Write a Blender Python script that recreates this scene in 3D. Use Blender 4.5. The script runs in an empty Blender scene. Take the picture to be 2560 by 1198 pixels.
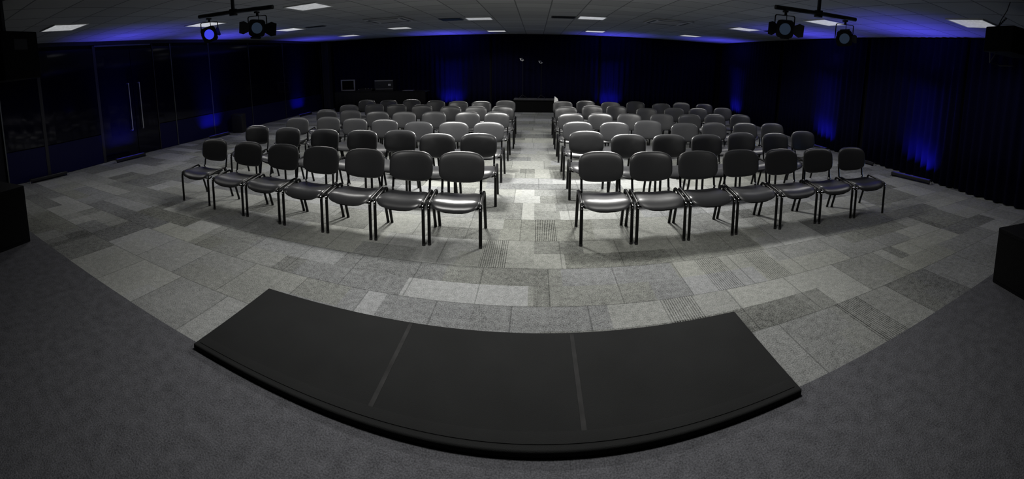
import bpy, bmesh, math, random
from mathutils import Vector, Matrix
PI = math.pi
R = math.radians
scene = bpy.context.scene
C = scene.collection

# ------------------------------------------------------------------ camera
# a stitched panorama: cylindrical projection, looking slightly down
FPX, XC, YC, PITCH, ROLL, EYE = 1049.6, 1338.36, 292.08, .1312, -.0109, 1.76
cam = bpy.data.cameras.new('camera')
cam.type = 'PANO'
cam.panorama_type = 'CENTRAL_CYLINDRICAL'
cam.central_cylindrical_range_u_min = (0 - XC) / FPX
cam.central_cylindrical_range_u_max = (2560 - XC) / FPX
cam.central_cylindrical_range_v_min = (YC - 1198) / FPX
cam.central_cylindrical_range_v_max = YC / FPX
cam.central_cylindrical_radius = 1.0
camo = bpy.data.objects.new('camera', cam)
C.objects.link(camo)
def cam_dir(r, f, u):
    c, s = math.cos(ROLL), math.sin(ROLL); r, u = c*r + s*u, -s*r + c*u
    c, s = math.cos(PITCH), math.sin(PITCH)
    return Vector((r, f*c + u*s, u*c - f*s))
X, U, F = cam_dir(1, 0, 0), cam_dir(0, 0, 1), cam_dir(0, 1, 0)
camo.matrix_world = Matrix(((X.x, U.x, -F.x, 0), (X.y, U.y, -F.y, 0), (X.z, U.z, -F.z, EYE), (0, 0, 0, 1)))
scene.camera = camo

# ------------------------------------------------------------------ world, exposure
w = bpy.data.worlds.new('dark_room'); scene.world = w; w.use_nodes = True
w.node_tree.nodes['Background'].inputs[0].default_value = (0, 0, 0, 1)
w.node_tree.nodes['Background'].inputs[1].default_value = 0
scene.view_settings.view_transform = 'Standard'
scene.view_settings.look = 'None'
scene.view_settings.exposure = 0
scene.view_settings.gamma = 1
scene.view_settings.use_curve_mapping = False

CEIL = 2.72
# ceiling panels: (x, y, watts, visible glow)
PANELS = [(-5.95, 3.0, 10, .42, 'far left end of the ceiling above the glass wall'),
          (-5.70, 5.86, 14, .62, 'behind the left lamp bar'),
          (-3.45, 5.90, 24, .42, 'right of the left lamp bar near the top edge'),
          (-5.78, 8.9, 14, .62, 'just right of the left bar lamps'),
          (-3.70, 11.2, 20, .50, 'midway between left lamp bar and aisle line'),
          (-5.95, 12.7, 8, .50, 'small and far, above the corner beside the control desk'),
          (-1.28, 9.55, 26, .40, 'left of the aisle line, beside the vent'),
          (-1.26, 13.5, 16, .60, 'left of the aisle line, by the back curtain'),
          (1.19, 9.15, 26, .50, 'right of the aisle line, beside the vent'),
          (1.80, 13.0, 14, .60, 'right of the aisle line, by the back curtain'),
          (4.68, 12.4, 8, .50, 'small and far, above the back right corner'),
          (4.65, 8.8, 16, .50, 'left of the right lamp bar over the right block'),
          (4.70, 5.85, 16, .50, 'behind the two lamps of the right bar'),
          (5.00, 3.05, 6, .36, 'beside the hanging speaker at the far right'),
          (-1.27, 5.88, 132, .5, None), (1.22, 5.88, 132, .5, None),
          (-1.27, 2.4, 27, .5, None), (1.22, 2.4, 27, .5, None)]  # unseen panels added as front fill for the first-row backrests

# ------------------------------------------------------------------ node helpers
def newmat(name):
    m = bpy.data.materials.new(name); m.use_nodes = True
    return m, m.node_tree.nodes, m.node_tree.links, m.node_tree.nodes['Principled BSDF']
def N(nd, t, **kw):
    n = nd.new(t)
    for k, v in kw.items(): setattr(n, k, v)
    return n
def math_n(nd, lk, op, a, b=None, c=None):
    n = nd.new('ShaderNodeMath'); n.operation = op
    for i, v in enumerate((a, b, c)):
        if v is None: continue
        if isinstance(v, (int, float)): n.inputs[i].default_value = v
        else: lk.new(v, n.inputs[i])
    return n.outputs[0]
def noise_bump(nd, lk, bsdf, scale, strength, dist=.01, detail=3, vec=None):
    n = nd.new('ShaderNodeTexNoise'); n.inputs['Scale'].default_value = scale; n.inputs['Detail'].default_value = detail
    tc = nd.new('ShaderNodeTexCoord'); lk.new(vec or tc.outputs['Object'], n.inputs['Vector'])
    b = nd.new('ShaderNodeBump'); b.inputs['Strength'].default_value = strength; b.inputs['Distance'].default_value = dist
    lk.new(n.outputs['Fac'], b.inputs['Height']); lk.new(b.outputs['Normal'], bsdf.inputs['Normal'])
    return n
def plain(name, col, rough=.5, metal=0, spec=.5, bump=None, var=.0, vscale=8, coat=0):
    m, nd, lk, b = newmat(name)
    b.inputs['Base Color'].default_value = (*col, 1); b.inputs['Roughness'].default_value = rough
    b.inputs['Metallic'].default_value = metal; b.inputs['Specular IOR Level'].default_value = spec
    if coat: b.inputs['Coat Weight'].default_value = coat; b.inputs['Coat Roughness'].default_value = .15
    if bump: noise_bump(nd, lk, b, bump[0], bump[1])
    if var:
        n = nd.new('ShaderNodeTexNoise'); n.inputs['Scale'].default_value = vscale; n.inputs['Detail'].default_value = 4
        tc = nd.new('ShaderNodeTexCoord'); lk.new(tc.outputs['Object'], n.inputs['Vector'])
        r = nd.new('ShaderNodeValToRGB')
        r.color_ramp.elements[0].position = .3; r.color_ramp.elements[1].position = .7
        r.color_ramp.elements[0].color = (*[c*(1-var) for c in col], 1); r.color_ramp.elements[1].color = (*[min(1, c*(1+var)) for c in col], 1)
        lk.new(n.outputs['Fac'], r.inputs[0]); lk.new(r.outputs[0], b.inputs['Base Color'])
    return m
def glow(name, col, strength):
    m, nd, lk, b = newmat(name)
    b.inputs['Base Color'].default_value = (.03, .03, .03, 1)
    b.inputs['Emission Color'].default_value = (*col, 1); b.inputs['Emission Strength'].default_value = strength
    b.inputs['Roughness'].default_value = .6; b.inputs['Specular IOR Level'].default_value = .1
    return m

# ------------------------------------------------------------------ materials
def carpet_tiles():
    m, nd, lk, b = newmat('patchwork_carpet')
    tc = N(nd, 'ShaderNodeTexCoord'); sp = N(nd, 'ShaderNodeSeparateXYZ'); lk.new(tc.outputs['Object'], sp.inputs[0])
    x, y = sp.outputs[0], math_n(nd, lk, 'ADD', sp.outputs[1], -1.71)
    def wn(a, bb, seed):
        cb = N(nd, 'ShaderNodeCombineXYZ'); lk.new(a, cb.inputs[0]); cb.inputs[2].default_value = seed
        if bb is not None: lk.new(bb, cb.inputs[1])
        n = N(nd, 'ShaderNodeTexWhiteNoise', noise_dimensions='3D'); lk.new(cb.outputs[0], n.inputs[0]); return n.outputs['Value']
    M = lambda op, a, bb=None, c=None: math_n(nd, lk, op, a, bb, c)
    # full rows of .56 m, each tile sometimes split into two planks
    row = M('FLOOR', M('DIVIDE', y, .56)); rowh = M('FLOOR', M('DIVIDE', y, .28))
    xo = M('ADD', x, M('MULTIPLY', wn(row, None, 1.0), .9)); xoh = M('ADD', x, M('MULTIPLY', wn(rowh, None, 2.0), .97))
    col = M('FLOOR', M('DIVIDE', xo, .55)); colh = M('FLOOR', M('DIVIDE', xoh, .97))
    a1 = wn(col, row, 3.0); a2 = wn(colh, rowh, 4.0)
    pick = M('GREATER_THAN', wn(M('FLOOR', M('DIVIDE', x, 1.1)), row, 5.0), .45)
    shade = M('ADD', M('MULTIPLY', a1, M('SUBTRACT', 1.0, pick)), M('MULTIPLY', a2, pick))
    # seams
    def edge(v, wd):
        f = M('FRACT', M('DIVIDE', v, wd)); d = M('MINIMUM', f, M('SUBTRACT', 1.0, f)); return M('MULTIPLY', d, wd)
    seam = M('MINIMUM', edge(y, .56), edge(xo, .55))
    seam = M('LESS_THAN', seam, .005)
    # fibre
    def noise(scale, detail=2, sx=1, sy=1):
        mp = N(nd, 'ShaderNodeMapping'); lk.new(tc.outputs['Object'], mp.inputs[0]); mp.inputs['Scale'].default_value = (sx, sy, 1)
        n = N(nd, 'ShaderNodeTexNoise'); n.inputs['Scale'].default_value = scale; n.inputs['Detail'].default_value = detail
        lk.new(mp.outputs[0], n.inputs[0]); return n.outputs['Fac']
    fine = noise(110, 3); mid = noise(22, 4); big = noise(1.7, 3)
    stripe = M('SINE', M('MULTIPLY', x, 330.0))
    isstripe = M('GREATER_THAN', wn(M('FLOOR', M('DIVIDE', x, .24)), row, 9.0), .97)
    v = M('ADD', M('MULTIPLY', shade, .13), .115)
    v = M('ADD', v, M('MULTIPLY', M('SUBTRACT', fine, .5), .36))
    v = M('ADD', v, M('MULTIPLY', M('SUBTRACT', mid, .5), .16))
    v = M('ADD', v, M('MULTIPLY', M('SUBTRACT', big, .5), .11))
    v = M('ADD', v, M('MULTIPLY', M('MULTIPLY', stripe, isstripe), .06))
    v = M('SUBTRACT', v, M('MULTIPLY', isstripe, .04))
    v = M('MULTIPLY', v, M('SUBTRACT', 1.0, M('MULTIPLY', seam, .35)))
    v = M('MAXIMUM', v, .02)
    cb = N(nd, 'ShaderNodeCombineXYZ')
    lk.new(M('MULTIPLY', v, .975), cb.inputs[0]); lk.new(v, cb.inputs[1])
    lk.new(M('MULTIPLY', v, M('ADD', .90, M('MULTIPLY', wn(colh, row, 7.0), .12))), cb.inputs[2])
    lk.new(cb.outputs[0], b.inputs['Base Color'])
    b.inputs['Roughness'].default_value = 1; b.inputs['Specular IOR Level'].default_value = .05
    bp = N(nd, 'ShaderNodeBump'); bp.inputs['Strength'].default_value = .5; bp.inputs['Distance'].default_value = .01
    lk.new(fine, bp.inputs['Height']); lk.new(bp.outputs[0], b.inputs['Normal'])
    return m
def carpet_dark():
    m, nd, lk, b = newmat('charcoal_carpet')
    tc = N(nd, 'ShaderNodeTexCoord')
    M = lambda op, a, bb=None: math_n(nd, lk, op, a, bb)
    def noise(s, d):
        n = N(nd, 'ShaderNodeTexNoise'); n.inputs['Scale'].default_value = s; n.inputs['Detail'].default_value = d
        lk.new(tc.outputs['Object'], n.inputs[0]); return n.outputs['Fac']
    f, mi = noise(120, 3), noise(14, 5)
    v = M('ADD', .078, M('ADD', M('MULTIPLY', M('SUBTRACT', f, .5), .15), M('MULTIPLY', M('SUBTRACT', mi, .5), .07)))
    vo = N(nd, 'ShaderNodeTexVoronoi'); vo.inputs['Scale'].default_value = 3.2; lk.new(tc.outputs['Object'], vo.inputs[0])
    lint = M('LESS_THAN', vo.outputs['Distance'], .011)
    v = M('ADD', M('MAXIMUM', v, .015), M('MULTIPLY', lint, .6))
    cb = N(nd, 'ShaderNodeCombineXYZ'); lk.new(M('MULTIPLY', v, .96), cb.inputs[0]); lk.new(M('MULTIPLY', v, .97), cb.inputs[1]); lk.new(M('MULTIPLY', v, 1.06), cb.inputs[2])
    lk.new(cb.outputs[0], b.inputs['Base Color']); b.inputs['Roughness'].default_value = 1; b.inputs['Specular IOR Level'].default_value = .05
    bp = N(nd, 'ShaderNodeBump'); bp.inputs['Strength'].default_value = .5; bp.inputs['Distance'].default_value = .01
    lk.new(f, bp.inputs['Height']); lk.new(bp.outputs[0], b.inputs['Normal'])
    return m
def ceiling_mat():
    m, nd, lk, b = newmat('ceiling_tiles')
    tc = N(nd, 'ShaderNodeTexCoord'); sp = N(nd, 'ShaderNodeSeparateXYZ'); lk.new(tc.outputs['Object'], sp.inputs[0])
    M = lambda op, a, bb=None: math_n(nd, lk, op, a, bb)
    def edge(v, off):
        f = M('FRACT', M('DIVIDE', M('ADD', v, off), .6)); return M('MULTIPLY', M('MINIMUM', f, M('SUBTRACT', 1.0, f)), .6)
    d = M('MINIMUM', edge(sp.outputs[0], .35+6), edge(sp.outputs[1], .02+6))
    line = M('LESS_THAN', d, .011)
    fx = M('FLOOR', M('DIVIDE', M('ADD', sp.outputs[0], 6.35), .6)); fy = M('FLOOR', M('DIVIDE', M('ADD', sp.outputs[1], 6.02), .6))
    cb = N(nd, 'ShaderNodeCombineXYZ'); lk.new(fx, cb.inputs[0]); lk.new(fy, cb.inputs[1])
    wnn = N(nd, 'ShaderNodeTexWhiteNoise', noise_dimensions='3D'); lk.new(cb.outputs[0], wnn.inputs[0])
    v = M('ADD', .27, M('MULTIPLY', wnn.outputs['Value'], .06))
    v = M('MULTIPLY', v, M('SUBTRACT', 1.0, M('MULTIPLY', line, .62)))
    c2 = N(nd, 'ShaderNodeCombineXYZ'); lk.new(v, c2.inputs[0]); lk.new(v, c2.inputs[1]); lk.new(M('MULTIPLY', v, .97), c2.inputs[2])
    lk.new(c2.outputs[0], b.inputs['Base Color']); b.inputs['Roughness'].default_value = .9
    noise_bump(nd, lk, b, 60, .2)
    return m
def diffuser_mat(name, s):
    m, nd, lk, b = newmat(name)
    tc = N(nd, 'ShaderNodeTexCoord')
    vo = N(nd, 'ShaderNodeTexVoronoi'); vo.inputs['Scale'].default_value = 22; lk.new(tc.outputs['Object'], vo.inputs[0])
    r = N(nd, 'ShaderNodeMapRange'); r.inputs[1].default_value = 0; r.inputs[2].default_value = .6; r.inputs[3].default_value = 1.15*s; r.inputs[4].default_value = .75*s
    lk.new(vo.outputs['Distance'], r.inputs[0]); lk.new(r.outputs[0], b.inputs['Emission Strength'])
    b.inputs['Emission Color'].default_value = (.96, .98, 1, 1); b.inputs['Base Color'].default_value = (.4, .4, .4, 1); b.inputs['Roughness'].default_value = .4
    return m
def vinyl():
    m, nd, lk, b = newmat('black_vinyl')
    oi = N(nd, 'ShaderNodeObjectInfo')
    r = N(nd, 'ShaderNodeMapRange'); r.inputs[3].default_value = .26; r.inputs[4].default_value = .44
    lk.new(oi.outputs['Random'], r.inputs[0]); lk.new(r.outputs[0], b.inputs['Roughness'])
    b.inputs['Base Color'].default_value = (.027, .0275, .029, 1)
    b.inputs['Specular IOR Level'].default_value = .6
    noise_bump(nd, lk, b, 260, .12, .002, 2)
    return m
def curtain_mat():
    m, nd, lk, b = newmat('black_curtain_cloth')
    b.inputs['Base Color'].default_value = (.003, .003, .022, 1); b.inputs['Roughness'].default_value = .95; b.inputs['Specular IOR Level'].default_value = .1
    noise_bump(nd, lk, b, 200, .2)
    return m
MAT = dict(
    tiles=carpet_tiles(), dark=carpet_dark(), ceil=ceiling_mat(), vinyl=vinyl(), curtain=curtain_mat(),
    frame=plain('black_painted_steel', (.002, .002, .002), .35, 0, .25),
    plastic=plain('black_plastic', (.01, .01, .011), .45, 0, .4),
    bolt=plain('chrome', (.8, .8, .82), .15, 1),
    rubber=plain('black_rubber', (.008, .008, .008), .8),
    wall=plain('black_wall_paint', (.008, .008, .012), .8, 0, .2),
    glass=plain('dark_glass', (.002, .002, .009), .07, 0, .22),
    lower=plain('frosted_dark_panel', (.003, .003, .034), .4, 0, .2),
    post=plain('brushed_aluminium', (.16, .17, .18), .35, .9, var=.1, vscale=20),
    darkpost=plain('dark_aluminium', (.03, .03, .035), .4, .5),
    steel=plain('brushed_steel', (.75, .75, .78), .3, 1),
    fabric=plain('black_platform_cloth', (.0115, .012, .012), .95, 0, .15, bump=(300, .3), var=.12, vscale=3),
    seam=plain('worn_seam', (.021, .021, .021), .9, 0, .15, var=.35, vscale=9),
    cab=plain('black_speaker_paint', (.0025, .0025, .003), .7, 0, .1, bump=(90, .5)),
    grille=plain('black_grille', (.003, .003, .003), .6, 0, .1, bump=(300, 1)),
    white=plain('white_tile_frame', (.6, .6, .6), .6),
    vent=plain('dark_vent', (.03, .03, .03), .6),
    cassette=plain('grey_cassette', (.42, .42, .42), .6),
    grey=plain('grey_plastic', (.16, .16, .165), .5),
    screen=plain('black_screen', (.003, .003, .003), .1),
    cloth=plain('black_tablecloth', (.008, .008, .008), .95, 0, .1),
    stagetop=plain('dark_stage_top', (.06, .06, .062), .8, 0, .2, var=.2),
    paper=plain('white_paper', (.8, .8, .78), .7),
    greyglint=glow('lamp_lens_grey_glint', (.10, .16, .27), .13),  # faint emission stands in for light reflected off the lens
    blueglint=glow('lamp_lens_blue_glint', (.05, .06, .80), .95),  # blue reflection on the lens painted as emission
    led=glow('blue_led_lens', (.06, .05, 1.0), .12),
)

# ------------------------------------------------------------------ mesh helpers
def obj(name, bm, mat, parent=None, smooth=True, loc=None, ang=50):
    me = bpy.data.meshes.new(name)
    bmesh.ops.recalc_face_normals(bm, faces=bm.faces)
    bm.to_mesh(me); bm.free()
    if smooth:
        for p in me.polygons: p.use_smooth = True
        try: me.set_sharp_from_angle(angle=R(ang))
        except Exception: pass
    for mm in (mat if isinstance(mat, (list, tuple)) else [mat]): me.materials.append(mm)
    o = bpy.data.objects.new(name, me); C.objects.link(o)
    if parent is not None: o.parent = parent
    if loc: o.location = loc
    return o
def box(bm, x0, x1, y0, y1, z0, z1, bev=0, M=None):
    r = bmesh.ops.create_cube(bm, size=1)
    vs = r['verts']
    bmesh.ops.scale(bm, vec=(x1-x0, y1-y0, z1-z0), verts=vs)
    bmesh.ops.translate(bm, vec=((x0+x1)/2, (y0+y1)/2, (z0+z1)/2), verts=vs)
    if bev:
        es = list({e for v in vs for e in v.link_edges})
        rb = bmesh.ops.bevel(bm, geom=es, offset=bev, segments=3, affect='EDGES', profile=.6)
        vs = list({v for f in rb['faces'] for v in f.verts} | {v for v in vs if v.is_valid})
    if M is not None: bmesh.ops.transform(bm, matrix=M, verts=[v for v in vs if v.is_valid])
    return bm
def nb(): return bmesh.new()
def smooth_path(pts, r=.04, n=5):
    pts = [Vector(p) for p in pts]; out = [pts[0]]
    for i in range(1, len(pts)-1):
        a, b, c = pts[i-1], pts[i], pts[i+1]
        d1 = (a-b); d2 = (c-b); k = min(r, d1.length*.45, d2.length*.45)
        p0, p1 = b+d1.normalized()*k, b+d2.normalized()*k
        for j in range(n+1):
            t = j/n; out.append((1-t)**2*p0 + 2*t*(1-t)*b + t*t*p1)
    out.append(pts[-1]); return out
def tube(bm, pts, rx, ry=None, seg=10, up=Vector((1, 0, 0)), cap=True):
    ry = ry or rx; pts = [Vector(p) for p in pts]; rings = []
    for i, p in enumerate(pts):
        t = (pts[min(i+1, len(pts)-1)] - pts[max(i-1, 0)]).normalized()
        u = up - t*up.dot(t)
        if u.length < 1e-4: u = Vector((0, 1, 0)) - t*t.y
        u.normalize(); v = t.cross(u)
        rings.append([bm.verts.new(p + u*rx*math.cos(2*PI*k/seg) + v*ry*math.sin(2*PI*k/seg)) for k in range(seg)])
    for a, b in zip(rings, rings[1:]):
        for k in range(seg): bm.faces.new((a[k], a[(k+1) % seg], b[(k+1) % seg], b[k]))
    if cap:
        bm.faces.new(rings[0]); bm.faces.new(list(reversed(rings[-1])))
    return bm
def cyl(bm, p0, p1, r, r2=None, seg=20):
    p0, p1 = Vector(p0), Vector(p1); t = (p1-p0).normalized()
    u = Vector((0, 0, 1)) if abs(t.z) < .9 else Vector((1, 0, 0))
    u = (u - t*u.dot(t)).normalized(); v = t.cross(u); r2 = r if r2 is None else r2
    a = [bm.verts.new(p0 + (u*math.cos(2*PI*k/seg)+v*math.sin(2*PI*k/seg))*r) for k in range(seg)]
    b = [bm.verts.new(p1 + (u*math.cos(2*PI*k/seg)+v*math.sin(2*PI*k/seg))*r2) for k in range(seg)]
    for k in range(seg): bm.faces.new((a[k], a[(k+1) % seg], b[(k+1) % seg], b[k]))
    bm.faces.new(a); bm.faces.new(list(reversed(b))); return bm
def cushion(bm, outline, top, bot, place, puff=6):
    """padded pad: outline(theta)->(u,v); top/bot thickness; place(u,v,h)->Vector"""
    n = 48; S = [0, .35, .6, .78, .89, .95, .985, 1.0]
    def ring(s, h): return [bm.verts.new(place(*(c*s for c in outline(2*PI*k/n)), h)) for k in range(n)]
    def hh(s, t): return t*(max(0, 1-s**puff))**.5
    seq = []
    for s in S[1:]: seq.append(ring(s, hh(s, top)))
    for s in reversed(S[1:-1]): seq.append(ring(s, -hh(s, bot)))
    c0 = bm.verts.new(place(0, 0, top)); c1 = bm.verts.new(place(0, 0, -bot))
    for k in range(n): bm.faces.new((c0, seq[0][k], seq[0][(k+1) % n]))
    for a, b in zip(seq, seq[1:]):
        for k in range(n): bm.faces.new((a[k], b[k], b[(k+1) % n], a[(k+1) % n]))
    for k in range(n): bm.faces.new((c1, seq[-1][(k+1) % n], seq[-1][k]))
    return bm
def sup(th, w, h, e):
    c, s = math.cos(th), math.sin(th)
    return (w*math.copysign(abs(c)**(2/e), c), h*math.copysign(abs(s)**(2/e), s))
def thing(name, label, cat, loc=(0, 0, 0), rz=0, group=None):
    o = bpy.data.objects.new(name, None); C.objects.link(o); o.empty_display_size = .1
    o.location = loc; o.rotation_euler = (0, 0, rz); return tag(o, label, cat, group)
def tag(o, label, cat, group=None, kind=None):
    o['label'] = label; o['category'] = cat
    if group: o['group'] = group
    if kind: o['kind'] = kind
    return o
def struct(o, label=None):
    o['kind'] = 'structure'
    if label: o['label'] = label
    return o

# ------------------------------------------------------------------ room shell
LW = [(-7.6, -2.5), (-7.7, 2.0), (-7.85, 3.5), (-8.12, 5.0), (-8.2, 7.0), (-8.28, 9.0), (-8.32, 15.3)]
RW = [(6.0, -2.5), (6.1, 2.0), (6.25, 3.4), (6.5, 5.0), (6.6, 7.0), (6.75, 9.0), (7.0, 15.3)]
BACK = 15.2
def wallx(W, y):
    for (x0, y0), (x1, y1) in zip(W, W[1:]):
        if y0 <= y <= y1: return x0 + (x1-x0)*(y-y0)/(y1-y0)
bm = nb()
def quad(bm, x0, x1, y0, y1, z, mi):
    f = bm.faces.new([bm.verts.new(p) for p in ((x0, y0, z), (x1, y0, z), (x1, y1, z), (x0, y1, z))]); f.material_index = mi
quad(bm, -8.6, 7.3, 1.715, 15.5, 0, 0); quad(bm, -8.6, 7.3, -2.7, 1.715, 0, 1)
me = bpy.data.meshes.new('floor'); bm.to_mesh(me); bm.free(); me.materials.append(MAT['tiles']); me.materials.append(MAT['dark'])
o = bpy.data.objects.new('floor', me); C.objects.link(o); struct(o, 'grey patchwork carpet tiles with charcoal carpet at the front')
bm = nb(); box(bm, -8.6, 7.3, -2.7, 15.5, CEIL, CEIL+.1); struct(obj('ceiling', bm, MAT['ceil'], smooth=False))
def wall_strip(W, sgn, off, th, z0, z1, y0=None, y1=None):
    bm = nb(); P = [p for p in W if (y0 is None or y0 < p[1] < y1)]
    if y0 is not None: P = [(wallx(W, y0), y0)] + P + [(wallx(W, y1), y1)]
    rows = []
    for x, y in P:
        a, b = x+sgn*off, x+sgn*(off+th)
        rows.append([bm.verts.new(q) for q in ((a, y, z0), (b, y, z0), (b, y, z1), (a, y, z1))])
    for r0, r1 in zip(rows, rows[1:]):
        for k in range(4): bm.faces.new((r0[k], r0[(k+1) % 4], r1[(k+1) % 4], r1[k]))
    bm.faces.new(rows[0]); bm.faces.new(rows[-1][::-1]); return bm
struct(obj('wall_left', wall_strip(LW, -1, .06, .1, 0, CEIL), MAT['wall'], smooth=False))
struct(obj('wall_right', wall_strip(RW, 1, .1, .1, 0, CEIL), MAT['wall'], smooth=False))
bm = nb(); box(bm, -8.6, 7.3, BACK+.12, BACK+.22, 0, CEIL); struct(obj('wall_back', bm, MAT['wall'], smooth=False))
bm = nb(); box(bm, -8.6, 7.3, -2.8, -2.7, 0, CEIL); struct(obj('wall_front', bm, MAT['wall'], smooth=False))

# glass partition on the left: fixed panes and two glass doors, posts between
posts = [2.35, 3.25, 4.73, 6.45, 7.05, 8.5, 10.3, 12.2, 14.9]
gi = 0; di = 0
for a, b in zip(posts, posts[1:]):
    isdoor = a in (4.73,)
    if isdoor:
        mid = 5.75
        for (p, q, hy) in ((a+.03, mid-.01, mid-.16), (mid+.01, b-.03, mid+.16)):
            di += 1
            d = struct(obj('door_%d' % di, wall_strip(LW, -1, 0, .02, .01, 2.52, p, q), MAT['glass'], smooth=False))
            hx = wallx(LW, hy)+.05
            h = nb(); tube(h, smooth_path([(hx-.05, hy, 1.72), (hx, hy, 1.72), (hx, hy, .62), (hx-.05, hy, .62)], .02), .016)
            ho = obj('door_handle', h, MAT['steel'], d); ho['label'] = 'long upright steel pull handle'
    else:
        gi += 1
        g = struct(obj('window_%d' % gi, wall_strip(LW, -1, 0, .02, .66, 2.56, a+.02, b-.02), MAT['glass'], smooth=False))
        obj('window_panel', wall_strip(LW, -1, 0, .03, .01, .64, a+.02, b-.02), MAT['lower'], g, smooth=False)
ti = 0
for k, y in enumerate(posts):
    ti += 1; x = wallx(LW, y); bm = nb(); wd = .035 if k in (1, 2) else .012
    box(bm, x-.04, x+.012, y-wd, y+wd, 0, 2.62)
    struct(obj('trim_%d' % ti, bm, MAT['darkpost'] if k in (1, 2, 3) else MAT['post'], smooth=False))
ti += 1; struct(obj('trim_%d' % ti, wall_strip(LW, -1, -.02, .05, 2.60, 2.63, 4.75, 6.4), MAT['post'], smooth=False))
ti += 1; struct(obj('trim_%d' % ti, wall_strip(LW, -1, -.01, .04, 2.64, CEIL, 2.35, 15.0), MAT['darkpost'], smooth=False))
# corner pillar at the back left
bm = nb(); box(bm, -8.22, -7.92, 14.85, 15.1, 0, CEIL-.02)
for xx in (-8.18, -8.08, -7.98): box(bm, xx-.02, xx+.02, 14.82, 14.86, 0, CEIL-.02)
ti += 1; struct(obj('trim_%d' % ti, bm, plain('dark_grey_pillar', (.03, .03, .032), .7), smooth=False), 'dark grey ribbed corner pillar')

# ------------------------------------------------------------------ curtains
def curtain(P, label, amp=.045, wave=.19, seed=0, z0=.02, z1=CEIL-.03, side=1):
    rnd = random.Random(seed); bm = nb(); L = 0; pts = []
    for (x0, y0), (x1, y1) in zip(P, P[1:]):
        l = math.hypot(x1-x0, y1-y0); n = max(2, int(l/.022)); tx, ty = (x1-x0)/l, (y1-y0)/l
        for i in range(n):
            t = i/n; pts.append((x0+(x1-x0)*t, y0+(y1-y0)*t, -ty, tx, L+l*t))
        L += l
    ph = [rnd.uniform(0, 6) for _ in range(4)]; rows = []
    for z in (z0, (z0+z1)*.3, (z0+z1)*.62, z1):
        row = []
        for (x, y, nx, ny, s) in pts:
            zz = z/z1
            a = amp*(.45+.55*(1-zz)+.25*math.sin(s*1.1+ph[2]))*(math.sin(2*PI*s/wave + 1.3*math.sin(s*1.7+ph[0])) + .35*math.sin(2*PI*s/(wave*2.7)+ph[1]+zz))
            row.append(bm.verts.new((x+nx*a, y+ny*a, z)))
        rows.append(row)
    for r0, r1 in zip(rows, rows[1:]):
        for k in range(len(pts)-1): bm.faces.new((r0[k], r0[k+1], r1[k+1], r1[k]))
    o = obj('stage_curtain', bm, MAT['curtain'], ang=80); tag(o, label, 'curtain', 'black curtains around the room')
    s = o.modifiers.new('thickness', 'SOLIDIFY'); s.thickness = .006; s.offset = 0
    return o
def rseg(y0, y1, inset=.0):
    P = [(wallx(RW, y0)-inset, y0)] + [(x-inset, y) for x, y in RW if y0 < y < y1] + [(wallx(RW, y1)-inset, y1)]
    return P
curtain(rseg(1.2, 3.9), 'black curtain on the right wall nearest the camera, behind the hanging speaker', seed=1)
curtain(rseg(3.96, 6.6), 'black curtain on the right wall lit by the wide nearest blue wash', seed=2)
curtain(rseg(6.66, 10.4), 'black curtain on the right wall lit by the second blue wash', seed=3)
curtain(rseg(10.46, 14.9), 'black curtain on the right wall running into the back right corner', seed=4)
curtain([(6.85, BACK-.06), (2.3, BACK-.06)], 'black curtain on the back wall behind the right chair block', seed=5)
curtain([(2.24, BACK-.06), (-1.6, BACK-.06)], 'black curtain on the back wall behind the small stage', seed=6)
curtain([(-1.66, BACK-.06), (-7.85, BACK-.06)], 'black curtain on the back wall behind the control desk', seed=7)

# ------------------------------------------------------------------ ceiling panels
def ceiling_light(x, y, watt, s, where):
    lab = 'square white louvred ceiling light, ' + where if where else 'unseen square white louvred ceiling light above the front rows near the lamp bars'
    t = thing('ceiling_light', lab, 'ceiling light', (x, y, CEIL-.018), 0, 'square ceiling lights')
    bm = nb(); r = .295
    for a in ((-r, r, -r, -r+.018), (-r, r, r-.018, r), (-r, -r+.018, -r+.018, r-.018), (r-.018, r, -r+.018, r-.018)): box(bm, a[0], a[1], a[2], a[3], 0, .017)
    obj('light_frame', bm, MAT['white'], t, smooth=False)
    bm = nb(); box(bm, -r+.018, r-.018, -r+.018, r-.018, .006, .017)
    obj('diffuser', bm, diffuser_mat('diffuser_glow', s), t, smooth=False)
    l = bpy.data.lights.new('panel_light', 'AREA'); l.shape = 'SQUARE'; l.size = .52; l.energy = watt; l.color = (1, .985, .95); l.spread = R(138)
    lo = bpy.data.objects.new('panel_light', l); C.objects.link(lo); lo.parent = t; lo.location = (0, 0, .003)
for p in PANELS: ceiling_light(*p)
def cassette(x, y, label):
    t = thing('ceiling_cassette', label, 'air conditioner', (x, y, CEIL-.03))
    bm = nb()
    box(bm, -.45, .45, -.45, .45, 0, .029, .008)
    obj('cover', bm, MAT['cassette'], t)
    bm = nb()
    for a in (0, 1, 2, 3):
        box(bm, -.33, .33, .355, .415, -.004, .002, 0, Matrix.Rotation(a*PI/2, 4, 'Z'))
    obj('air_slot', bm, MAT['vent'], t, smooth=False)
    bm = nb(); box(bm, -.27, .27, -.27, .27, -.006, .001, .002)
    for k in range(9): box(bm, -.25, .25, -.24+k*.058, -.225+k*.058, -.010, -.004)
    obj('intake_grille', bm, MAT['cassette'], t, smooth=False)
cassette(-3.2, 8.95, 'square air conditioner in the ceiling left of the aisle, over the left block')
cassette(2.85, 9.0, 'square air conditioner in the ceiling right of the aisle, over the right block')
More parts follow.
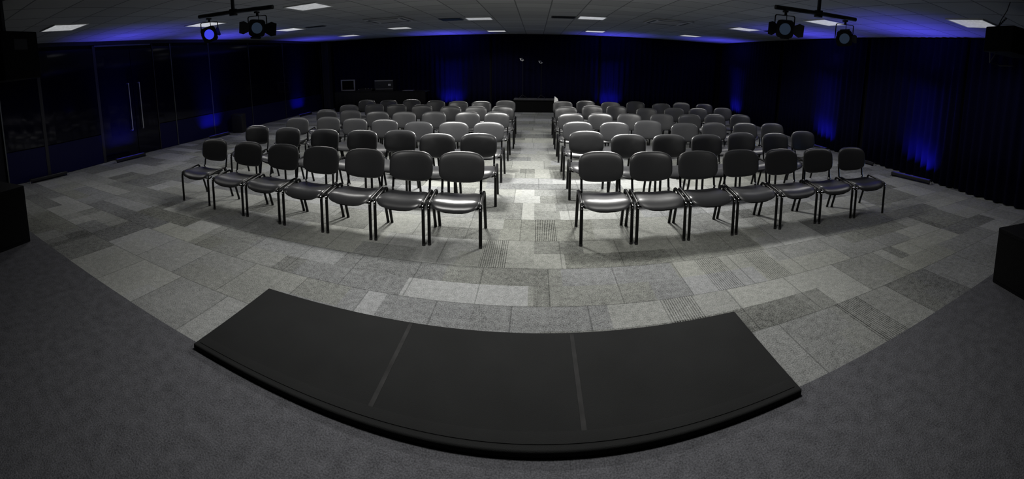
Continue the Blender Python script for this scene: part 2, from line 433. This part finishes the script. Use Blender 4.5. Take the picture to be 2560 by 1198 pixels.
def vent(x, y, wx, wy, label):
    t = thing('ceiling_vent', label, 'vent', (x, y, CEIL-.012), 0, 'dark ceiling vents')
    bm = nb(); box(bm, -wx, wx, -wy, wy, .004, .011); obj('backing', bm, MAT['vent'], t, smooth=False)
    bm = nb()
    for k in range(7): box(bm, -wx+.02, wx-.02, -wy+.03+k*(2*wy-.06)/6-.008, -wy+.03+k*(2*wy-.06)/6+.008, -.004, .005)
    obj('slats', bm, MAT['darkpost'], t, smooth=False)
vent(-1.93, 9.6, .26, .24, 'dark slatted vent beside the ceiling light left of the aisle')
vent(.58, 9.25, .26, .18, 'dark slatted vent beside the ceiling light right of the aisle')
vent(-5.1, 9.0, .25, .1, 'narrow dark vent beside the left ceiling light behind the lamp bar')
vent(5.35, 8.6, .25, .1, 'narrow dark vent at the right, beside the light left of the lamp bar')

# ------------------------------------------------------------------ chairs
CW, HC = .2485, .80
def make_chair():
    t = thing('visitor_chair', '', 'chair', group='rows of black chairs')
    # seat pad with waterfall front, sides slightly dished
    def sp(u, v, h):
        z = .388 + h
        z += -1.35*max(0, -v-.12)**1.5            # waterfall front edge
        z += .028*max(0, .06-v)*1.0 - .06*max(0, v-.02)
        z += .024*(abs(u)/.24)**2
        return Vector((u*(1-.09*(v+.21)/.42), v-.045, z))
    bm = nb(); cushion(bm, lambda th: sup(th, .249, .224, 4.8), .038, .020, sp, 5); obj('seat', bm, MAT['vinyl'], t)
    bm = nb(); cushion(bm, lambda th: sup(th, .226, .214, 3.8), .006, .010, lambda u, v, h: sp(u, v, h) - Vector((0, 0, .020)), 8)
    obj('seat_shell', bm, MAT['plastic'], t)
    # backrest
    def bout(th):
        u, v = sup(th, .242, .146, 3.9)
        k = 1-(u/.242)**2
        v += (-.022*k if v < 0 else .014*k)*(min(1, abs(v)/.1))
        return u, v
    def bp(u, v, h):
        return Vector((u, .262 + v*.20 - .75*u*u - h, .663 + v*.98))
    bm = nb(); cushion(bm, bout, .030, .012, bp, 5); obj('backrest', bm, MAT['vinyl'], t)
    # frame
    for s in (-1, 1):
        x = s*CW
        bm = nb(); tube(bm, [(x, -.237, .012), (x, -.229, .37)], .0165, .0125, up=Vector((1, 0, 0)))
        lg = obj('leg', bm, MAT['frame'], t)
        bm = nb(); tube(bm, [(x, -.2375, 0), (x, -.237, .022)], .0172, .0145); obj('rubber_foot', bm, MAT['rubber'], lg)
        bm = nb(); tube(bm, [(x, .250, .012), (x, .135, .40)], .0165, .0125)
        lg = obj('leg', bm, MAT['frame'], t)
        bm = nb(); tube(bm, [(x, .252, 0), (x, .247, .022)], .0172, .0145); obj('rubber_foot', bm, MAT['rubber'], lg)
        bm = nb(); tube(bm, smooth_path([(x, -.229, .35), (x, -.224, .412), (x, -.05, .434), (x, .118, .448), (x, .138, .385)], .05), .0165, .0125)
        rail = obj('side_rail', bm, MAT['frame'], t)
        for z in (.396, .372):
            bm = nb(); cyl(bm, (x, -.236, z), (x, -.249, z), .0068, .004, seg=10); obj('bolt', bm, MAT['bolt'], rail)
        bm = nb(); tube(bm, smooth_path([(s*.205, .09, .352), (s*.205, .19, .352), (s*.205, .215, .47), (s*.205, .245, .60)], .04), .013, .009)
        bm2 = obj('back_post', bm, MAT['frame'], t)
        bm = nb(); cyl(bm, (s*.205, .199, .41), (s*.205, .199+.004, .43), .016, seg=10); obj('collar', bm, MAT['bolt'], bm2)
    for yy, z in ((-.15, .352), (.12, .346)):
        bm = nb(); tube(bm, [(-CW, yy, z+.03), (-.21, yy, z), (.21, yy, z), (CW, yy, z+.03)], .010, .010, up=Vector((0, 1, 0)))
        obj('crossbar', bm, MAT['frame'], t)
    return t
def dup(root, loc, rz, label):
    r = root.copy(); C.objects.link(r); r.location = loc; r.rotation_euler = (0, 0, rz); r['label'] = label
    for ch in list(root.children):
        c = ch.copy(); C.objects.link(c); c.parent = r
        for g in ch.children:
            d = g.copy(); C.objects.link(d); d.parent = c
    return r
# x, y of every chair, listed from the outer end to the aisle (left block) and from the aisle outward (right block)
LB = [[(-4.20, 4.07, 1.5), (-3.53, 4.00, -1), (-2.965, 3.99, -3), (-2.405, 3.965, -1), (-1.848, 3.96, -1), (-1.303, 3.96, 0), (-.758, 3.985, 1)],
      [(-4.41, 5.36), (-3.73, 5.25), (-3.02, 5.19), (-2.42, 5.20), (-1.875, 5.28), (-1.28, 5.06), (-.73, 5.14)],
      [(-4.24, 6.38), (-3.68, 6.55), (-3.08, 6.40), (-2.49, 6.33), (-1.84, 6.12), (-1.28, 6.16), (-.73, 6.18)],
      [(-4.33, 7.71), (-3.71, 7.60), (-3.06, 7.46), (-2.49, 7.42), (-1.91, 7.48), (-1.275, 7.49), (-.725, 7.51)],
      [(-4.25, 8.68), (-3.70, 8.89), (-3.11, 8.79), (-2.49, 8.72), (-1.80, 8.46), (-1.245, 8.46), (-.69, 8.58)],
      [(-4.32, 9.93), (-3.70, 9.84), (-3.13, 10.02), (-2.43, 9.72), (-1.83, 9.61), (-1.28, 9.64), (-.72, 9.83)]]
RB = [[(.70, 4.07, 0), (1.247, 4.055, 0), (1.795, 4.05, 0), (2.342, 4.055, 0), (2.888, 4.02, -1), (3.435, 3.98, -2), (3.985, 3.93, -4)],
      [(.70, 5.42), (1.25, 5.17), (1.81, 5.15), (2.37, 5.13), (3.01, 5.29), (3.555, 5.20), (4.20, 5.35)],
      [(.68, 6.35), (1.27, 6.34), (1.88, 6.55), (2.44, 6.26), (3.02, 6.33), (3.62, 6.33), (4.17, 6.29)],
      [(.66, 7.44), (1.215, 7.51), (1.77, 7.47), (2.42, 7.48), (3.0, 7.49), (3.59, 7.55), (4.17, 7.56)],
      [(.65, 8.57), (1.25, 8.90), (1.80, 8.90), (2.38, 8.49), (3.07, 8.66), (3.67, 8.68), (4.39, 8.90)],
      [(.66, 9.79), (1.25, 10.05), (1.81, 9.77), (2.50, 10.05), (3.07, 9.66), (3.75, 10.05), (4.3, 9.83)]]
ROW = ['front row', 'second row', 'third row', 'fourth row', 'fifth row', 'back row']
SEAT = ['beside the aisle', 'second from the aisle', 'third from the aisle', 'fourth from the aisle', 'fifth from the aisle', 'sixth from the aisle', 'at the outer end']
rnd = random.Random(4)
proto = make_chair(); first = True
for side, B in (('left', LB), ('right', RB)):
    for r, rowc in enumerate(B):
        for i, c in enumerate(rowc):
            k = (6-i) if side == 'left' else i
            lab = 'black vinyl chair in the %s of the %s block, %s' % (ROW[r], side, SEAT[k])
            rz = R(c[2]) if len(c) > 2 else R(rnd.uniform(-2.5, 2.5))
            if r and side == 'left' and k == 6: rz = R(4)
            if first:
                proto.location = (c[0], c[1], 0); proto.rotation_euler = (0, 0, rz); proto['label'] = lab; first = False
            else: dup(proto, (c[0], c[1], 0), rz, lab)

# ------------------------------------------------------------------ low black platform in front
t = thing('step_platform', 'long low black cloth-covered platform step on the carpet in the foreground', 'platform', (0, 0, 0))
X0, X1, Y0, Y1, T = -1.965, 1.395, 1.655, 2.485, .038
bm = nb(); box(bm, X0, X1, Y0, Y1, .003, T, .012)
obj('platform_body', bm, MAT['fabric'], t)
for xs, k in ((-.80, .0), (.245, .02)):
    bm = nb(); box(bm, xs-.012, xs+.014, Y0+.10, Y1-.02, T-.001, T+.002)
    obj('seam', bm, MAT['seam'], t, smooth=False)
bm = nb(); box(bm, X0+.03, X1-.03, Y0+.035, Y0+.10, T-.001, T+.003, .0012)
obj('front_hem', bm, MAT['fabric'], t)

# ------------------------------------------------------------------ stage lamps on bars
def lamp_bar(p0, p1, label):
    p0, p1 = Vector(p0), Vector(p1); mid = (p0+p1)/2
    t = thing('lighting_bar', label, 'lighting bar', mid, 0, 'lamp bars under the ceiling')
    a, b = p0-mid, p1-mid
    bm = nb(); tube(bm, [a, b], .022, .022, seg=14, up=Vector((0, 0, 1))); obj('bar', bm, MAT['plastic'], t)
    bm = nb()
    tube(bm, [a*.96+Vector((0, -.03, 0)), a*.5+Vector((0, -.035, -.02)), Vector((0, -.03, .0)), b*.5+Vector((0, -.035, -.015)), b*.9+Vector((0, -.03, 0))], .007, seg=6)
    obj('cable', bm, MAT['rubber'], t)
    bm = nb(); h = CEIL-mid.z
    box(bm, -.035, .035, -.03, .03, -.04, .03, .006); box(bm, -.015, .015, -.012, .012, .02, h-.01); box(bm, -.06, .06, -.05, .05, h-.014, h)
    obj('hanger_bracket', bm, MAT['plastic'], t, smooth=False)
def stage_lamp(pos, barz, aim, label, lens, doors, roll=0, tiltdoors=0):
    """pos = centre of the lens; aim = point the lamp looks at"""
    pos, aim = Vector(pos), Vector(aim); d = (aim-pos).normalized()
    t = thing('stage_lamp', label, 'stage lamp', pos, 0, 'stage lamps on the ceiling bars')
    q = d.to_track_quat('Z', 'Y').to_matrix().to_4x4()
    if q.col[1].z < 0: q = q @ Matrix.Rotation(PI, 4, 'Z')
    q = q @ Matrix.Rotation(roll, 4, 'Z')
    def fin(bm): bmesh.ops.transform(bm, matrix=q, verts=bm.verts); return bm
    bm = nb(); cyl(bm, (0, 0, -.012), (0, 0, -.09), .080, .072, 24); cyl(bm, (0, 0, -.09), (0, 0, -.155), .072, .045, 24)
    cyl(bm, (0, 0, -.155), (0, 0, -.185), .028, .022, 16)
    obj('lamp_body', fin(bm), MAT['plastic'], t)
    # square front ring with round opening
    bm = nb(); n = 32; f0, f1, g0, g1 = [], [], [], []
    for k in range(n):
        th = 2*PI*k/n; ou = sup(th, .085, .085, 5); iu = (.056*math.cos(th), .056*math.sin(th))
        f0.append(bm.verts.new((*ou, -.012))); f1.append(bm.verts.new((*ou, .006))); g0.append(bm.verts.new((*iu, -.012))); g1.append(bm.verts.new((*iu, .006)))
    for k in range(n):
        j = (k+1) % n
        for A, B in ((f0, f1), (f1, g1), (g1, g0), (g0, f0)): bm.faces.new((A[k], A[j], B[j], B[k]))
    obj('front_ring', fin(bm), MAT['plastic'], t)
    bm = nb(); cyl(bm, (0, 0, -.010), (0, 0, -.003), .057, seg=32); obj('lens', fin(bm), lens, t)
    # barn doors: hinge at the ring edge
    for side, op, wd, ln in doors:
        M = Matrix.Rotation(side*PI/2, 4, 'Z') @ Matrix.Translation((.082, 0, .004)) @ Matrix.Rotation(-R(op), 4, 'Y')
        bm = nb(); v = [(0, -wd*.55), (0, wd*.55), (ln*.55, wd*.95), (ln, wd*.78), (ln, -wd*.78), (ln*.55, -wd*.95)]
        a = [bm.verts.new(M @ Vector((p[0], p[1], 0))) for p in v]; b = [bm.verts.new(M @ Vector((p[0], p[1], .003))) for p in v]
        bm.faces.new(a); bm.faces.new(b[::-1])
        for k in range(6): bm.faces.new((a[k], a[(k+1) % 6], b[(k+1) % 6], b[k]))
        obj('barn_door', fin(bm), MAT['plastic'], t, smooth=False)
    # yoke up to the bar
    e = Vector((1, 0, 0)); hz = barz - pos.z
    dx = Vector((-d.y, d.x, 0)).normalized()*.096; bk = Vector((d.x, d.y, 0))*(-.05)
    bm = nb(); top = hz-.075
    tube(bm, smooth_path([bk-dx, bk-dx+Vector((0, 0, top)), bk+dx+Vector((0, 0, top)), bk+dx], .02), .007, .004, seg=8)
    obj('yoke', bm, MAT['plastic'], t)
    bm = nb(); c = bk+Vector((0, 0, top)); cyl(bm, c, c+Vector((0, 0, .035)), .010, seg=10)
    box(bm, c.x-.018, c.x+.018, c.y-.028, c.y+.028, c.z+.028, c.z+.046, .004)
    obj('clamp', bm, MAT['plastic'], t)
    bm = nb(); tube(bm, [Vector((0, 0, .07))+bk*.8, Vector((.02, 0, top*.7))+bk, c+Vector((.015, 0, .03))], .004, seg=6); obj('power_cord', bm, MAT['rubber'], t)
    return t
lamp_bar((-3.50, 3.50, 2.425), (-2.46, 3.50, 2.375), 'black lamp bar under the ceiling at the left with two lamps')
lamp_bar((2.17, 3.50, 2.385), (3.22, 3.50, 2.425), 'black lamp bar under the ceiling at the right with two lamps')
stage_lamp((-3.305, 3.44, 2.20), 2.415, (-.6, -.6, 1.25), 'black stage lamp with painted blue glint on lens, outer one on the left bar', MAT['blueglint'], [(0, 55, .05, .10), (2, 95, .035, .06)], R(14))
stage_lamp((-2.63, 3.44, 2.185), 2.385, (-.5, -.8, 1.3), 'black barn door stage lamp, inner one on the left bar', MAT['greyglint'], [(0, 14, .075, .125), (2, 20, .07, .10), (3, 75, .06, .07)], R(-8))
stage_lamp((2.26, 3.44, 2.185), 2.395, (.4, -.8, 1.3), 'black barn door stage lamp, inner one on the right bar', MAT['greyglint'], [(0, 35, .07, .11), (2, 35, .07, .11), (1, 80, .06, .05), (3, 80, .05, .05)], 0)
stage_lamp((3.03, 3.44, 2.19), 2.42, (.4, -.8, .9), 'black stage lamp tilted lower, outer one on the right bar', MAT['greyglint'], [(0, 60, .05, .08), (2, 70, .04, .05), (1, 60, .06, .05)], R(8))

# ------------------------------------------------------------------ speakers
def speaker(loc, rz, w_, d_, h_, label, hang=False):
    t = thing('loudspeaker', label, 'speaker', loc, rz)
    bm = nb(); box(bm, -w_/2, w_/2, -d_/2, d_/2, 0, h_, .012); obj('cabinet', bm, MAT['cab'], t)
    bm = nb(); box(bm, -w_/2+.03, w_/2-.03, d_/2-.002, d_/2+.012, .04, h_-.04, .006); obj('grille', bm, MAT['grille'], t)
    bm = nb(); box(bm, w_/2-.002, w_/2+.004, -.09, .09, h_*.62, h_*.62+.10, .002); obj('handle', bm, MAT['plastic'], t, smooth=False)
    return t
# floor speakers at both ends of the front
speaker((-4.85, 1.206, 0), R(-73.2), .62, .60, .68, 'large black floor speaker at the left edge of the picture')
speaker((3.725, 1.203, 0), R(70.4), .70, .62, .53, 'large black floor speaker at the right edge of the picture')
# hanging speakers
t = speaker((-4.02, 1.35, 1.90), R(25), .44, .50, .46, 'black speaker hung under the ceiling at the far left')
bm = nb(); box(bm, -.02, .02, -.02, .02, .455, CEIL-1.90-.012); box(bm, -.09, .09, -.06, .06, CEIL-1.90-.012, CEIL-1.90); obj('mounting_bracket', bm, MAT['plastic'], t, smooth=False)
t = speaker((3.98, 1.93, 2.20), R(-18), .46, .40, .26, 'black speaker hung under the ceiling at the far right on a bracket')
bm = nb()
tube(bm, [(-.205, .12, .0), (-.20, .11, -.11), (-.05, .11, -.12), (.15, .11, -.095)], .006, seg=6)
tube(bm, [(-.20, .11, -.11), (-.13, .11, .0)], .006, seg=6)
obj('mounting_bracket', bm, MAT['grey'], t)
bm = nb(); tube(bm, [(-.18, .08, .255), (-.165, .05, .34), (-.15, .0, .43), (-.14, -.02, CEIL-2.20)], .005, seg=6)
for k in range(6): cyl(bm, (-.18+.004*k, .08-.016*k, .262+.016*k), (-.18+.004*k, .07-.016*k, .27+.016*k), .011, seg=8)
obj('safety_chain', bm, MAT['darkpost'], t)

# ------------------------------------------------------------------ blue LED bars along the walls
def led_bar(x, y, rz, label, tilt, energy, lit=True, cone=62, hue=(.05, .045, 1.0)):
    """long axis local X, wall on local +Y side"""
    t = thing('led_bar', label, 'LED light bar', (x, y, 0), rz, 'LED bars on the floor by the walls')
    bm = nb(); box(bm, -.42, .42, -.045, .045, .03, .085, .008); obj('housing', bm, MAT['plastic'], t)
    bm = nb()
    box(bm, -.39, .39, -.030, .030, .080, .088, .002)
    obj('led_lens', bm, MAT['led'] if lit else MAT['screen'], t)
    for s in (-1, 1):
        bm = nb(); box(bm, s*.40-.03, s*.40+.03, -.07, .07, 0, .012); box(bm, s*.425-.004, s*.425+.004, -.03, .03, 0, .07)
        fo = obj('foot_bracket', bm, MAT['bolt'], t, smooth=False); fo['label'] = 'chrome end bracket'
    if lit:
        for nm, e, col, sp, tl in (('blue_wash', energy*1.9, (.075, .06, 1.0), 66, tilt-18), ('teal_spill', energy*1.1, (.11, .2, .42), 112, tilt-44), ('wall_wash', energy*.6, (.06, .05, 1.0), 62, tilt+24)):
            l = bpy.data.lights.new(nm, 'AREA'); l.shape = 'RECTANGLE'; l.size = .70; l.size_y = .04; l.energy = e; l.color = col; l.spread = R(sp)
            lo = bpy.data.objects.new(nm, l); C.objects.link(lo); lo.parent = t; lo.location = (0, 0, .095)
            lo.rotation_euler = (R(180-tl), 0, 0)     # upright minus tilt towards the wall
for args in [
    (wallx(LW, 5.25)+.32, 5.25, R(94), 'blue-lit LED bar on the floor before the glass doors', 7, 7),
    (wallx(LW, 8.6)+.3, 8.35, R(92), 'blue-lit LED bar on the floor beside the black bin', 7, 9),
    (wallx(LW, 13.0)+.3, 13.0, R(90), 'blue-lit LED bar on the floor, farthest along the glass wall', 7, 7),
    (-3.05, BACK-.36, 0, 'blue-lit LED bar at the back curtain behind the left block', 7, 10),
    (2.65, BACK-.36, 0, 'blue-lit LED bar at the back curtain behind the right block', 7, 9),
    (wallx(RW, 13.3)-.3, 13.3, R(-88), 'blue-lit LED bar on the floor, farthest along the right curtain', 7, 9),
    (wallx(RW, 7.95)-.3, 7.95, R(-86), 'blue-lit LED bar on the floor, middle of the right curtain', 7, 9),
    (wallx(RW, 4.75)-.3, 4.75, R(-81), 'blue-lit LED bar on the floor, nearest along the right curtain', 7, 9)]:
    led_bar(*args)
led_bar(wallx(LW, 3.2)+.16, 3.15, R(96), 'unlit LED bar lying by the left wall behind the floor speaker', 0, 0, False)
led_bar(wallx(RW, 6.35)-.2, 6.35, R(-87), 'unlit LED bar lying by the right curtain near the outer front chair', 0, 0, False)

# ------------------------------------------------------------------ bin by the glass wall
t = thing('waste_bin', 'black box-shaped bin standing on the carpet by the glass wall', 'bin', (-7.98, 9.25, 0), R(20))
bm = nb(); box(bm, -.17, .17, -.16, .16, 0, .50, .03); obj('bin_body', bm, MAT['plastic'], t)
bm = nb(); box(bm, -.175, .175, -.165, .165, .49, .535, .02); obj('lid', bm, MAT['grey'] if False else MAT['plastic'], t)

# ------------------------------------------------------------------ control desk at the back left
DY = 14.1
t = thing('control_desk', 'long control desk draped in black cloth in the back left corner', 'desk', (-5.55, DY+.3, 0))
bm = nb(); box(bm, -1.75, 1.75, -.33, .33, .72, .76, .006); obj('tabletop', bm, MAT['cloth'], t)
bm = nb()
n = 120; rows = []
for z in (.03, .4, .735):
    rows.append([bm.verts.new((-1.76+3.52*k/n, -.335-.018*math.sin(k*1.05+.6*math.sin(k*.3))*(1-z*.9), z)) for k in range(n+1)])
for a, b in zip(rows, rows[1:]):
    for k in range(n): bm.faces.new((a[k], a[k+1], b[k+1], b[k]))
o = obj('cloth_skirt', bm, MAT['cloth'], t); s = o.modifiers.new('thickness', 'SOLIDIFY'); s.thickness = .006
for sx in (-1, 1):
    for sy in (-1, 1):
        bm = nb(); box(bm, sx*1.68-.02, sx*1.68+.02, sy*.27-.02, sy*.27+.02, 0, .72); obj('leg', bm, MAT['frame'], t, smooth=False)
ZT = .762
t = thing('computer_monitor', 'old box monitor with grey frame at the left end of the control desk', 'monitor', (-6.86, DY+.24, ZT))
bm = nb()
for a in ((-.29, .29, .40, .44), (-.29, .29, 0.02, .06), (-.29, -.245, .06, .40), (.245, .29, .06, .40)): box(bm, a[0], a[1], -.02, .03, a[2], a[3], .004)
obj('bezel', bm, MAT['grey'], t)
bm = nb(); box(bm, -.245, .245, .005, .02, .06, .40); obj('screen', bm, MAT['screen'], t, smooth=False)
bm = nb(); box(bm, -.24, .24, .03, .26, .05, .40, .03); box(bm, -.15, .15, -.02, .2, 0, .03, .008); obj('housing', bm, MAT['plastic'], t)
t = thing('equipment_rack', 'black equipment case with light rails and small square label on the desk', 'rack', (-5.36, DY+.28, ZT))
bm = nb(); box(bm, -.36, .36, -.2, .2, 0, .40, .01); obj('case', bm, MAT['plastic'], t)
bm = nb(); box(bm, -.35, .35, -.208, -.198, .365, .39); box(bm, -.30, .34, -.208, -.198, .075, .092); obj('rail', bm, MAT['grey'], t, smooth=False)
bm = nb(); box(bm, .17, .27, -.21, -.199, .19, .26, .003); obj('label_plate', bm, plain('pale_plate', (.4, .4, .4), .5), t)
bm = nb(); cyl(bm, (-.16, -.2, .22), (-.16, -.225, .22), .018, .014, 14); obj('knob', bm, MAT['bolt'], t)
t = thing('mixing_console', 'low black mixing console with small knobs between monitor and equipment case', 'mixer', (-6.15, DY+.22, ZT))
bm = nb()
v = [(-.30, -.16, 0), (.30, -.16, 0), (.30, .2, 0), (-.30, .2, 0), (-.30, -.16, .03), (.30, -.16, .03), (.30, .2, .10), (-.30, .2, .10)]
vv = [bm.verts.new(p) for p in v]
for f in ((0, 1, 2, 3), (4, 5, 6, 7), (0, 1, 5, 4), (1, 2, 6, 5), (2, 3, 7, 6), (3, 0, 4, 7)): bm.faces.new([vv[i] for i in f])
obj('console_body', bm, MAT['plastic'], t, smooth=False)
for (kx, ky) in ((-.25, -.02), (-.02, .08), (.08, .10), (.22, .06)):
    bm = nb(); z = .03+.07*(ky+.16)/.36; cyl(bm, (kx, ky, z-.004), (kx, ky, z+.02), .014, .011, 12); obj('knob', bm, MAT['grey'], t)
t = thing('laptop', 'closed dark laptop with pale edge near the right end of the control desk', 'laptop', (-4.45, DY+.15, ZT))
bm = nb(); box(bm, -.19, .19, -.13, .13, 0, .012, .004); obj('base', bm, MAT['plastic'], t)
bm = nb(); box(bm, -.19, .19, -.13, .13, .013, .022, .004); obj('lid', bm, MAT['grey'], t)

# ------------------------------------------------------------------ small stage at the back with microphone stands
SX0, SX1, SY0, SH = -.76, .66, 14.45, .46
t = thing('small_stage', 'small black box stage at the far end of the aisle', 'stage', ((SX0+SX1)/2, SY0+.3, 0)); hw = (SX1-SX0)/2
bm = nb(); box(bm, -hw+.01, hw-.01, -.29, .28, 0, SH-.04); obj('skirt', bm, MAT['cloth'], t, smooth=False)
bm = nb(); box(bm, -hw, hw, -.31, .28, SH-.04, SH, .006); obj('stage_top', bm, MAT['stagetop'], t)
def mic(x, y, h, label, white):
    t = thing('microphone_stand', label, 'microphone stand', (x, y, SH), 0, 'microphone stands on the small stage')
    bm = nb(); cyl(bm, (0, 0, .02), (0, 0, h), .011, seg=12); obj('pole', bm, MAT['plastic'], t)
    for k in range(3):
        a = R(90+120*k+12); bm = nb(); tube(bm, [(0, 0, .13), (.19*math.cos(a)*.95, .19*math.sin(a)*.95, .008)], .008, seg=8); obj('leg', bm, MAT['plastic'], t)
    bm = nb(); tube(bm, [(-.03, .02, h-.01), (.05, -.08, h+.0)], .007, seg=8); obj('boom', bm, MAT['plastic'], t)
    bm = nb(); cyl(bm, (.04, -.07, h-.01), (-.02, -.11, h+.05), .014, .018, 12); bmesh.ops.create_uvsphere(bm, u_segments=12, v_segments=8, radius=.026, matrix=Matrix.Translation((-.025, -.115, h+.06)))
    obj('microphone', bm, MAT['plastic'] if not white else MAT['grey'], t)
    if white:
        bm = nb(); tube(bm, [(-.09, -.10, h+.075), (-.055, -.11, h+.0), (-.02, -.115, h-.02), (.03, -.11, h+.02)], .018, .008, seg=8); obj('clip', bm, MAT['paper'], t)
    return t
mic(-.46, 14.78, 1.33, 'tall black microphone stand with white clip, left on the small stage', True)
mic(.19, 14.78, 1.25, 'black microphone stand with grey tip, right on the small stage', True)
# sheet of paper standing by the aisle chair of the back row
bm = nb(); P = [(0, 0), (.10, 0), (.105, .10), (.07, .18), (.0, .235)]; Q = []
for j in range(2):
    Q.append([bm.verts.new((p[0]+.02*math.sin(p[1]*8), p[0]*.5*(p[1]*4)*.3+j*.003, p[1])) for p in P])
bm.faces.new(Q[0]); bm.faces.new(Q[1][::-1])
for k in range(5): bm.faces.new((Q[0][k], Q[0][(k+1) % 5], Q[1][(k+1) % 5], Q[1][k]))
o = obj('paper_sheet', bm, MAT['paper'], smooth=False, loc=(.44, 10.075, .70)); tag(o, 'curled white paper sheet at the back row chair right of the aisle', 'paper')
